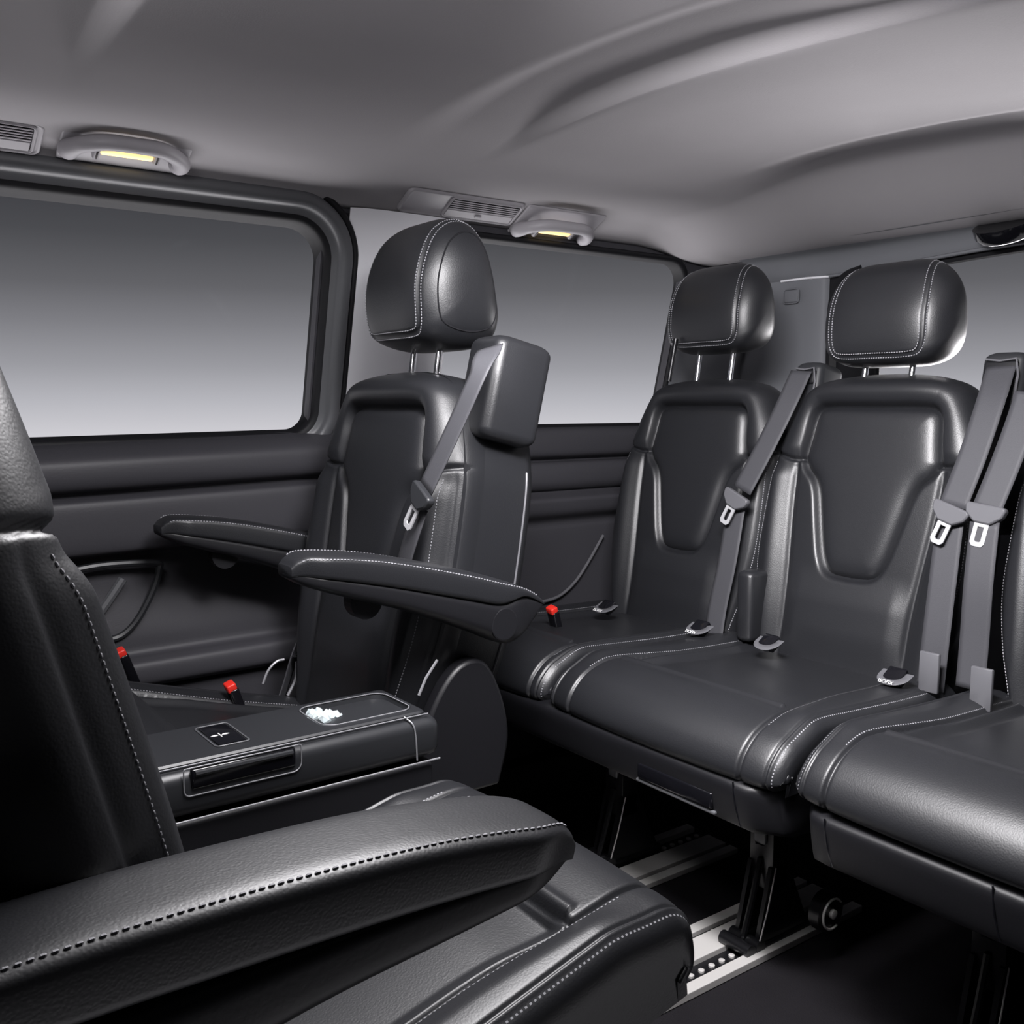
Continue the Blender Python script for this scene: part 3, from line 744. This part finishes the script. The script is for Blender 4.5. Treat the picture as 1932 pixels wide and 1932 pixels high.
for z in zz:
    k = ss(z, 0, .37); L = rrect(-.18 - .04 * k, .18 + .04 * k, -.25, .20 + .05 * k, .05, 6)
    for (x, y) in L: V.append((x, y, z * .68 + .012))
fixn(obj('pedestal', V, list(map(tuple, gridf(14, n, True))) + [tuple(range(13 * n, 14 * n))], PLAST, near))

# ================================================================== CONSOLE between the captain's chairs
con = empty('center_console', (-1.28, .35, 0), "low black console between the two captain's chairs, with tray, button and drawer", 'console')
subk = lambda x, y, z: (x + 1.28, y - .35, z)
def kbox(x0, x1, y0, y1, z0, z1, r=.008, seg=4):
    return MB().rbox(x0 + 1.28, x1 + 1.28, y0 - .35, y1 - .35, z0, z1, r, seg=seg)
kbox(-1.346, -1.190, -.35, .745, .432, .492, .016, 5).make('upper_body', PLASTM, con, smooth=True)
kbox(-1.342, -1.196, -.35, .735, .02, .426, .008).make('lower_body', PLAST, con, smooth=True)
# top plate with a sunk tray
ty0, ty1, tx0, tx1 = .575, .718, -1.325, -1.222
outer = rrect(-1.340, -1.204, -.34, .728, .012, 8); inner = rrect(tx0, tx1, ty0, ty1, .022, 8)
V = []; 
for L, z in ((outer, .490), (outer, .4975), (rrect(-1.337, -1.207, -.337, .725, .011, 8), .500), (rrect(tx0 - .003, tx1 + .003, ty0 - .003, ty1 + .003, .024, 8), .500), (inner, .498), (rrect(tx0 + .004, tx1 - .004, ty0 + .006, ty1 - .006, .020, 8), .478), (rrect(tx0 + .010, tx1 - .010, ty0 + .014, ty1 - .014, .016, 8), .4725)):
    for (x, y) in L: V.append(subk(x, y, z))
n = 36
fixn(obj('top_plate', V, list(map(tuple, gridf(7, n, True))) + [tuple(range(6 * n, 7 * n))], PLASTM, con, smooth=False))
MB().tube([subk(x, y, .5003) for x, y in inner + 0], .0009, 6, closed=True).make('tray_rim', SATIN, con, smooth=True)
MB().tube([subk(-1.200, y, .4965) for y in np.linspace(-.3, .728, 30)], .0009, 6).make('edge_line', SATIN, con, smooth=True)
MB().tube([subk(-1.343, y, .4955) for y in np.linspace(-.3, .60, 20)], .0009, 6).make('edge_line', SATIN, con, smooth=True)
MB().tube([subk(-1.1905, y, .4285) for y in np.linspace(-.3, .742, 30)], .0015, 6).make('edge_line', SATIN, con, smooth=True)
MB().tube(catmull([subk(-1.204, .690, .497), subk(-1.1915, .697, .488), subk(-1.1885, .700, .470), subk(-1.1885, .702, .434)], 6), .0012, 6).make('edge_line', SATIN, con, smooth=True)
# button with its mark
bt = kbox(-1.318, -1.236, .428, .466, .4995, .5025, .0015, 2).make('button', GLOSS, con, smooth=True)
rim = rrect(-1.322, -1.232, .424, .470, .006, 4)
MB().tube([subk(x, y, .5008) for x, y in rim], .0012, 5, closed=True).make('button_rim', FRAMEP, bt, smooth=True)
mb = MB()
bc = atz(415, 1386, .5032)
def leaf(cx, cy, dx, dy, w_):
    d = np.array([dx, dy]); L = np.linalg.norm(d); d /= L; nrm = np.array([-d[1], d[0]]); P = []
    for t, h_ in ((0, 0), (.3, 1), (.6, 1), (1, 0), (.6, -1), (.3, -1)): P.append(np.array([cx, cy]) + d * L * t + nrm * h_ * w_)
    mb.prism([subk(p[0], p[1], 0)[:2] for p in P], .5026, .5032, 'z')
leaf(bc[0], bc[1] + .002, 0, .011, .0022); leaf(bc[0], bc[1] - .002, 0, -.011, .0022)
mb.box(bc[0] + 1.28 - .008, bc[0] + 1.28 + .008, bc[1] - .35 - .0008, bc[1] - .35 + .0008, .5026, .5032)
mb.make('button_mark', WHITE, bt)
# drawer grip on the near flank
gr = kbox(-1.196, -1.1865, .375, .515, .468, .4945, .004).make('drawer_grip', GLOSS, con, smooth=True)
gl = rrect(.366, .523, .4605, .4965, [.012, .003, .003, .008], 5)
MB().tube([subk(-1.1885, y, z) for y, z in gl], .0009, 6, closed=True).make('grip_rim', SATIN, gr, smooth=True)
MB().tube([subk(-1.187, y, .4885) for y in np.linspace(.38, .51, 8)], .004, 8).make('grip_bar', PLASTM, gr, smooth=True)
# sweets in the tray
for k in range(34):
    px = 562 + 76 * rng.random(); py = 1352 + 11 * rng.random() - 6 * math.sin((px - 560) / 75 * math.pi)
    zz_ = .4795 + .016 * rng.random() * (1 if k > 7 else .1); p = atz(px, py, zz_)
    s_ = .0074 + .002 * rng.random(); V = []
    import bmesh
    bm = bmesh.new(); bmesh.ops.create_icosphere(bm, subdivisions=1, radius=s_)
    for v in bm.verts: v.co.x *= 1.3 + .3 * rng.random(); v.co *= .85 + .3 * rng.random()
    me = bpy.data.meshes.new('sweet'); bm.to_mesh(me); bm.free(); me.materials.append(CANDY)
    q = np.array([min(max(p[0], tx0 + .016), tx1 - .016), min(max(p[1], ty0 + .018), ty1 - .02), p[2]])
    o = link('wrapped_sweet', me, None, q, tuple(rng.random(3) * 3)); tag(o, 'small pale wrapped sweet in the console tray', 'sweet', 'sweets heaped in the console tray')

# ================================================================== SEAT BELTS
def ribbon(P, N, w_, th=.0016, bow=0.):
    """belt strip along P with across direction N"""
    P = np.array(P, float); N = np.broadcast_to(np.array(N, float), P.shape); m = len(P); V = []
    T = np.gradient(P, axis=0); T /= np.linalg.norm(T, axis=1)[:, None]
    A = N - T * np.sum(N * T, 1)[:, None]; A /= np.linalg.norm(A, axis=1)[:, None]; O = np.cross(A, T)
    k = 7
    for i in range(m):
        for s_ in (1, -1):
            for j in range(k):
                t_ = (j / (k - 1) - .5) * s_; V.append(P[i] + A[i] * w_ * t_ + O[i] * (th / 2 * s_ + bow * (1 - 4 * t_ * t_)))
    n = 2 * k
    return V, list(map(tuple, gridf(m, n, True))) + [tuple(range(n)), tuple(range((m - 1) * n, m * n))[::-1]]
def belt(label, up, low, plane, tong, ang, w_=.052, dark=False, across=(1, 0, 0)):
    n_, c_ = plane
    e = empty('seat_belt', tuple(at(*tong, n_, c_ - .052)), label, 'seat belt', group=None)
    o = np.array(e.location)
    def pts(L): return catmull([at(x, y, n_, c_ + d) - o for (x, y, d) in L], 8)
    nrm = np.array(n_) / np.linalg.norm(n_)
    for nm, L, k in (('shoulder_webbing', up, 1), ('lap_webbing', low, .98)):
        P = pts(L); d = P[-1] - P[0]; ac = np.cross(d, nrm); ac /= np.linalg.norm(ac)
        V, Fc = ribbon(P, ac if ac[0] > 0 else -ac, w_ * k); fixn(obj(nm, V, Fc, WEB, e))
    # tongue: plastic cap and slotted metal blade, laid in the belt plane
    d = (at(*up[-1][:2], n_, c_) - at(*up[0][:2], n_, c_)); d /= np.linalg.norm(d)
    ac = np.cross(d, nrm); ac = ac if ac[0] > 0 else -ac; ac /= np.linalg.norm(ac)
    ca, sa = math.cos(ang), math.sin(ang); ac, d = ac * ca + d * sa, d * ca - ac * sa
    Mx = Matrix.Identity(4)
    fr = -nrm
    for r_ in range(3): Mx[r_][0] = ac[r_]; Mx[r_][1] = -fr[r_]; Mx[r_][2] = -d[r_]
    mb = MB(); hw_ = w_ * .5 + .006
    mb.prism([(-hw_ - .004, .006), (-hw_, -.008), (-hw_ * .45, -.022), (hw_ * .45, -.022), (hw_, -.008), (hw_ + .004, .006), (hw_, .011), (-hw_, .011)], -.010, .004, 'y', Mx)
    tg = mb.make('tongue', PLASTM if dark else SATINP, e, smooth=True, bevel=.003)
    P = [(-.013, -.018), (.013, -.018), (.013, -.056), (.008, -.062), (-.008, -.062), (-.013, -.056)]
    Q = [(-.0055, -.028), (.0055, -.028), (.0055, -.052), (.003, -.054), (-.003, -.054), (-.0055, -.052)]
    V = []
    for y in (-.006, -.0035):
        for p, q in P + Q: V.append(tuple(Mx @ Vector((p, y, q))))
    Fc = []
    for k in range(6):
        k2 = (k + 1) % 6
        Fc += [(k, k2, 6 + k2, 6 + k), (12 + k, 18 + k, 18 + k2, 12 + k2), (k, 12 + k, 12 + k2, k2), (6 + k, 6 + k2, 18 + k2, 18 + k)]
    fixn(obj('tongue_blade', V, Fc, BLADE, tg, smooth=False))
    return e
SATINP = mat('grey_satin_plastic', (.11, .11, .12), .38); BLADE = mat('bright_steel_blade', (.5, .5, .52), .35, .25)
pb = (0, 1, -.2)
belt('grey seat belt hanging between the two backs of the rear double bench', [(1512, 700, .01), (1480, 770, -.02), (1440, 850, -.035), (1400, 925, -.045)],
     [(1388, 962, -.04), (1372, 1060, -.04), (1355, 1140, -.035), (1345, 1205, -.03)], (pb, 1.53), (1391, 940), 0)
belt('grey seat belt against the right flank of the double bench, wide tongue', [(1890, 690, .02), (1868, 760, -.02), (1835, 860, -.04), (1798, 955, -.05)],
     [(1792, 985, -.045), (1778, 1100, -.045), (1765, 1210, -.04), (1755, 1300, -.03)], (pb, 1.53), (1796, 965), .12)
belt('grey seat belt nearest the right edge, hanging beside the single seat', [(1945, 740, -.03), (1925, 800, -.04), (1895, 880, -.05), (1862, 960, -.06)],
     [(1858, 985, -.055), (1846, 1100, -.055), (1838, 1210, -.04), (1830, 1300, -.03)], (pb, 1.53), (1862, 965), -.1)
belt("pale seat belt slanting across the left captain's chair backrest", [(925, 655, .005), (905, 700, -.035), (860, 800, -.045), (802, 925, -.05)],
     [(795, 955, -.045), (780, 1000, -.045), (765, 1050, -.04), (752, 1100, -.03)], (pb, .685), (799, 935), .0, .044, dark=True)

# belt outlets standing between the rear backs
def outlet(px, py, x0, x1, label):
    c = at(px, py, pb, 1.545)
    e = empty('belt_outlet', (c[0], c[1], c[2] - .30), label, 'belt outlet')
    Mx = Matrix.Translation(Vector((0, -.05, 0))) @ Matrix.Rotation(-math.atan(.2), 4, 'X')
    mb = MB(); mb.rbox(x0, x1, -.0, .085, -.02, .305, .016, Mx, seg=4); mb.make('tower', GLOSS if 0 else PLASTM, e, smooth=True)
    mb = MB(); mb.rbox(x0 + .01, x1 - .01, -.006, .004, .255, .285, .004, Mx, seg=3); mb.make('slot', RUBBER, e, smooth=True)
    mb = MB(); mb.tube([Mx @ Vector(p) for p in ((x0 + .012, -.008, .288), ((x0 + x1) / 2, -.010, .284), (x1 - .012, -.008, .288), (x1 - .006, -.006, .26), (x1 - .008, -.004, .2))], .0022, 6); mb.make('slot_lip', SATINP, e, smooth=True)
outlet(1520, 680, -.035, .035, 'black belt outlet tower between the two rear double backs')
outlet(1890, 660, -.040, .040, 'black belt outlet tower at the right edge, between bench and single seat')

# ================================================================== SMALL FITTINGS
# child seat anchor sockets
def socket(px, py, label, s_=1.):
    p = atz(px, py, .466)
    e = empty('anchor_socket', tuple(p), label, 'anchor socket'); e.rotation_euler = (math.radians(32), 0, 0); e.scale = (1.15,) * 3
    mb = MB(); L = []
    for k in range(28):
        a = math.pi * (1 + k / 27) ; L.append((.026 * math.cos(a), .026 * math.sin(a) * .9))
    L += [(.026, .012), (-.026, .012)]
    V = [(x, y, 0.008 - y * .15) for x, y in L] + [(x * .62, y * .62, .011 - y * .15) for x, y in L] + [(x * .55, y * .55, -.004) for x, y in L]
    n = len(L)
    fixn(obj('bezel', V, list(map(tuple, gridf(3, n, True))), SATINP, e))
    MB().rbox(-.015, .015, -.012, .016, -.004, .0125, .002, seg=2).make('flap', GLOSS, e, smooth=True)
    MB().rbox(-.006, .006, -.0135, -.012, .010, .0125, .0005, seg=1).make('flap_mark', SATIN, e)
    if s_ > 1:
        cu = bpy.data.curves.new('lettering', 'FONT'); cu.body = 'ISOFIX'; cu.size = .0085; cu.extrude = .0003; cu.align_x = 'CENTER'; cu.materials.append(WHITE)
        tmp = bpy.data.objects.new('t', cu); COL.objects.link(tmp); bpy.context.view_layer.update()
        me = bpy.data.meshes.new_from_object(tmp.evaluated_get(bpy.context.evaluated_depsgraph_get())); bpy.data.objects.remove(tmp)
        link('lettering', me, e, (0, -.0245, .0155), (math.radians(12), 0, 0))
socket(1146, 1150, 'child seat anchor socket at the far left foot of the rear bench back', 2)
socket(1322, 1190, 'child seat anchor socket just left of the belt between the bench backs', 2)
socket(1452, 1218, 'child seat anchor socket at the left foot of the right bench back')
socket(1690, 1283, 'child seat anchor socket nearest the right, lettered', 2)
# buckles with red buttons
def buckle(px, py, X, label, rx=0):
    p = atx(px, py, X)
    e = empty('belt_buckle', (p[0], p[1] , p[2] - .05), label, 'belt buckle')
    mb = MB(); mb.rbox(-.014, .014, -.009, .009, -.03, .045, .004); b = mb.make('housing', GLOSS, e, smooth=True)
    mb = MB(); mb.rbox(-.012, .012, -.011, .007, .040, .056, .003); mb.make('release_button', RED, e, smooth=True)
    e.rotation_euler = (math.radians(20), math.radians(8), 0); return e
buckle(450, 1285, -1.735, "red-buttoned buckle on the left captain's chair cushion")
buckle(1050, 1143, -1.70, 'red-buttoned buckle at the far left end of the rear bench')
buckle(244, 1222, -1.93, 'red-tipped buckle by the door, just showing past the near backrest')
# hardware at the foot of the left chair's back
lx = empty('belt_anchor', tuple(atx(560, 1280, -1.80)), "belt strap and chromed clip at the foot of the left captain's chair back", 'belt anchor')
o = np.array(lx.location)
P = [atx(x, y, X) - o for x, y, X in ((572, 1195, -1.785), (556, 1235, -1.79), (540, 1290, -1.80), (528, 1325, -1.80))]
V, Fc = ribbon(catmull(P, 6), (.6, -.8, 0), .030); fixn(obj('strap', V, Fc, WEB, lx))
P = [atx(x, y, -1.77) - o for x, y in ((567, 1205), (560, 1225), (556, 1240))]
MB().tube(P, .004, 8).make('clip_bar', CHROME, lx, smooth=True)
P = [atx(x, y, -1.78) - o for x, y in ((560, 1248), (558, 1280), (543, 1312))]
MB().tube(catmull(P, 5), .003, 6).make('clip_edge', SATIN, lx, smooth=True)
c_ = atx(573, 1275, -1.76) - o
MB().rbox(c_[0] - .014, c_[0] + .014, c_[1] - .012, c_[1] + .012, c_[2] - .035, c_[2] + .030, .006).make('buckle_housing', GLOSS, lx, smooth=True)
P = [atx(x, y, -1.79) - o for x, y in ((496, 1290), (506, 1265), (522, 1248), (536, 1244))]
MB().tube(catmull(P, 5), .0025, 6).make('cover_edge', SATIN, lx, smooth=True)
# belt anchor plates and upright padded block between the rear backs
blk = at(1412, 1150, pb, 1.50)
MB().rbox(blk[0] - .02, blk[0] + .022, blk[1] - .02, blk[1] + .05, .45, .60, .012).make('padded_block', LEATHER, smooth=True)
tag(bpy.data.objects['padded_block'], 'small upright black pad between the two backs of the rear bench', 'pad')
def plate(px, py, X, h_, label):
    p = atx(px, py, X)
    o = MB().rbox(p[0] - .018, p[0] + .018, p[1] - .004, p[1] + .004, .452, .452 + h_, .002, seg=2).make('anchor_plate', SATINP, smooth=True); tag(o, label, 'belt anchor')
plate(1752, 1300, -.905, .07, 'grey belt anchor plate at the right foot of the double bench back')
plate(1852, 1300, -.80, .07, 'grey belt anchor plate at the foot of the single seat back')

# ------------------------------------------------------------------ roof fittings: frame along y, up the curved roof flank
RP = np.array([-1.875, 0, 1.384]); E2 = np.array([.88, 0, .47]); E2 /= np.linalg.norm(E2); N3 = np.array([E2[2], 0, -E2[0]])
cR = N3 @ RP
def rfit(px, py, lift=0): return at(px, py, tuple(N3), cR + lift)
def rempty(name, p, label, cat):
    e = empty(name, (0, 0, 0), label, cat); Mx = Matrix.Identity(4)
    for r_ in range(3): Mx[r_][0] = (0, 1, 0)[r_]; Mx[r_][1] = E2[r_]; Mx[r_][2] = N3[r_]; Mx[r_][3] = p[r_]
    e.matrix_world = Mx; return e
def handle(pL, pR, label, g):
    a_, b_ = rfit(*pL), rfit(*pR); L = (b_[1] - a_[1]) / 2; c = (a_ + b_) / 2
    e = rempty('grab_handle', c, label, 'grab handle')
    P = catmull([(-L, -.030, .004), (-L + .001, -.014, .014), (-L + .018, .012, .024), (-L + .05, .030, .030), (0, .034, .032), (L - .05, .030, .030), (L - .018, .010, .024), (L - .001, -.015, .014), (L, -.032, .004)], 8)
    r_ = np.interp(np.linspace(0, 1, len(P)), [0, .08, .2, .5, .8, .92, 1], [.018, .018, .0145, .0135, .0145, .018, .018])
    MB().tube(P, r_, 16, flat=1.0).make('grip', HANDG, e, smooth=True)
    V, Fc = [], []
    MB().rbox(-L - .016, L + .016, -.058, .056, -.004, .0035, .0035, seg=3).make('base_plate', HANDG, e, smooth=True)
    MB().rbox(-L * .48, L * .46, -.020, -.008, .004, .016, .003, seg=3).make('lamp_strip', LAMPM, e, smooth=True, label='warm yellow lit lamp strip')
    MB().rbox(-L * .62, -L * .50, -.030, .006, .002, .022, .005, seg=3).make('coat_hook', HANDG, e, smooth=True)
    MB().rbox(L * .48, L * .60, -.030, .004, .002, .016, .005, seg=3).make('lamp_mount', HANDG, e, smooth=True)
handle((134, 253), (343, 289), 'pale grey grab handle above the big door window', 1)
handle((988, 412), (1107, 436), 'pale grey grab handle above the rear quarter window', 2)
def vent(pL, pR, label, s0, s1, w_=.040):
    a_, b_ = rfit(*pL), rfit(*pR); L = abs(b_[1] - a_[1]) / 2; c = (a_ + b_) / 2
    e = rempty('roof_vent', c, label, 'air vent')
    L0 = rrect(-L, L, -w_, w_, .014, 6); V = []
    for ins, z in ((0, -.003), (.001, .003), (.004, .0055), (.007, .004), (.009, .003)):
        for x, y in rrect(-L + ins, L - ins, -w_ + ins, w_ - ins, .014 - ins * .8, 6): V.append((x, y, z))
    n = 28; fixn(obj('cover', V, list(map(tuple, gridf(5, n, True))) + [tuple(range(4 * n, 5 * n))], HANDG, e))
    x0, x1 = -L + 2 * L * s0, -L + 2 * L * s1
    bz = MB(); lp = rrect(x0, x1, -w_ + .010, w_ - .008, .008, 5); bz.tube([(x, y, .005) for x, y in lp], .0028, 6, closed=True); bz.make('grille_frame', HANDG, e, smooth=True)
    MB().box(x0, x1, -w_ + .010, w_ - .008, .001, .0038).make('grille_backing', RUBBER, e)
    MB().rbox(x0 + .004, x1 - .004, -w_ + .012, -w_ + .034, .002, .0065, .001, seg=1).make('control_bar', HANDG, e)
    MB().rbox((x0 + x1) / 2 - .012, (x0 + x1) / 2 + .006, -w_ + .020, -w_ + .027, .006, .010, .002, seg=2).make('control_knob', HANDG, e, smooth=True)
    for k in range(5):
        y = -w_ + .038 + k * (2 * w_ - .048) / 5
        Mx = Matrix.Translation((0, y, .006)) @ Matrix.Rotation(.5, 4, 'X')
        MB().box(x0 + .004, x1 - .004, -.0028, .0028, -.0008, .0008, Mx).make('slat', HANDG, e)
vent((-190, 222), (80, 264), 'grey slatted roof vent at the left edge of the picture', .30, .93)
vent((765, 368), (972, 412), 'grey roof panel with slatted vent behind the tall headrest', .36, .97)
# dark fitting on the tailgate header
p = aty(1900, 437, 2.085)
e = empty('header_fitting', tuple(p), 'glossy black oval fitting on the rear roof header at the right edge', 'roof fitting')
MB().lathe([(-.006, .04), (-.012, .052), (.0, .062), (.02, .064)], np.array([0, 0, 0]), 'z', 32).make('bezel', GLOSS, e, smooth=True)
MB().tube([(.045 * math.cos(t), .045 * math.sin(t), -.012) for t in np.linspace(0, 2 * math.pi, 28, endpoint=False)], .003, 6, closed=True).make('ring', PLASTM, e, smooth=True)
e.rotation_euler = (math.radians(25), 0, 0)
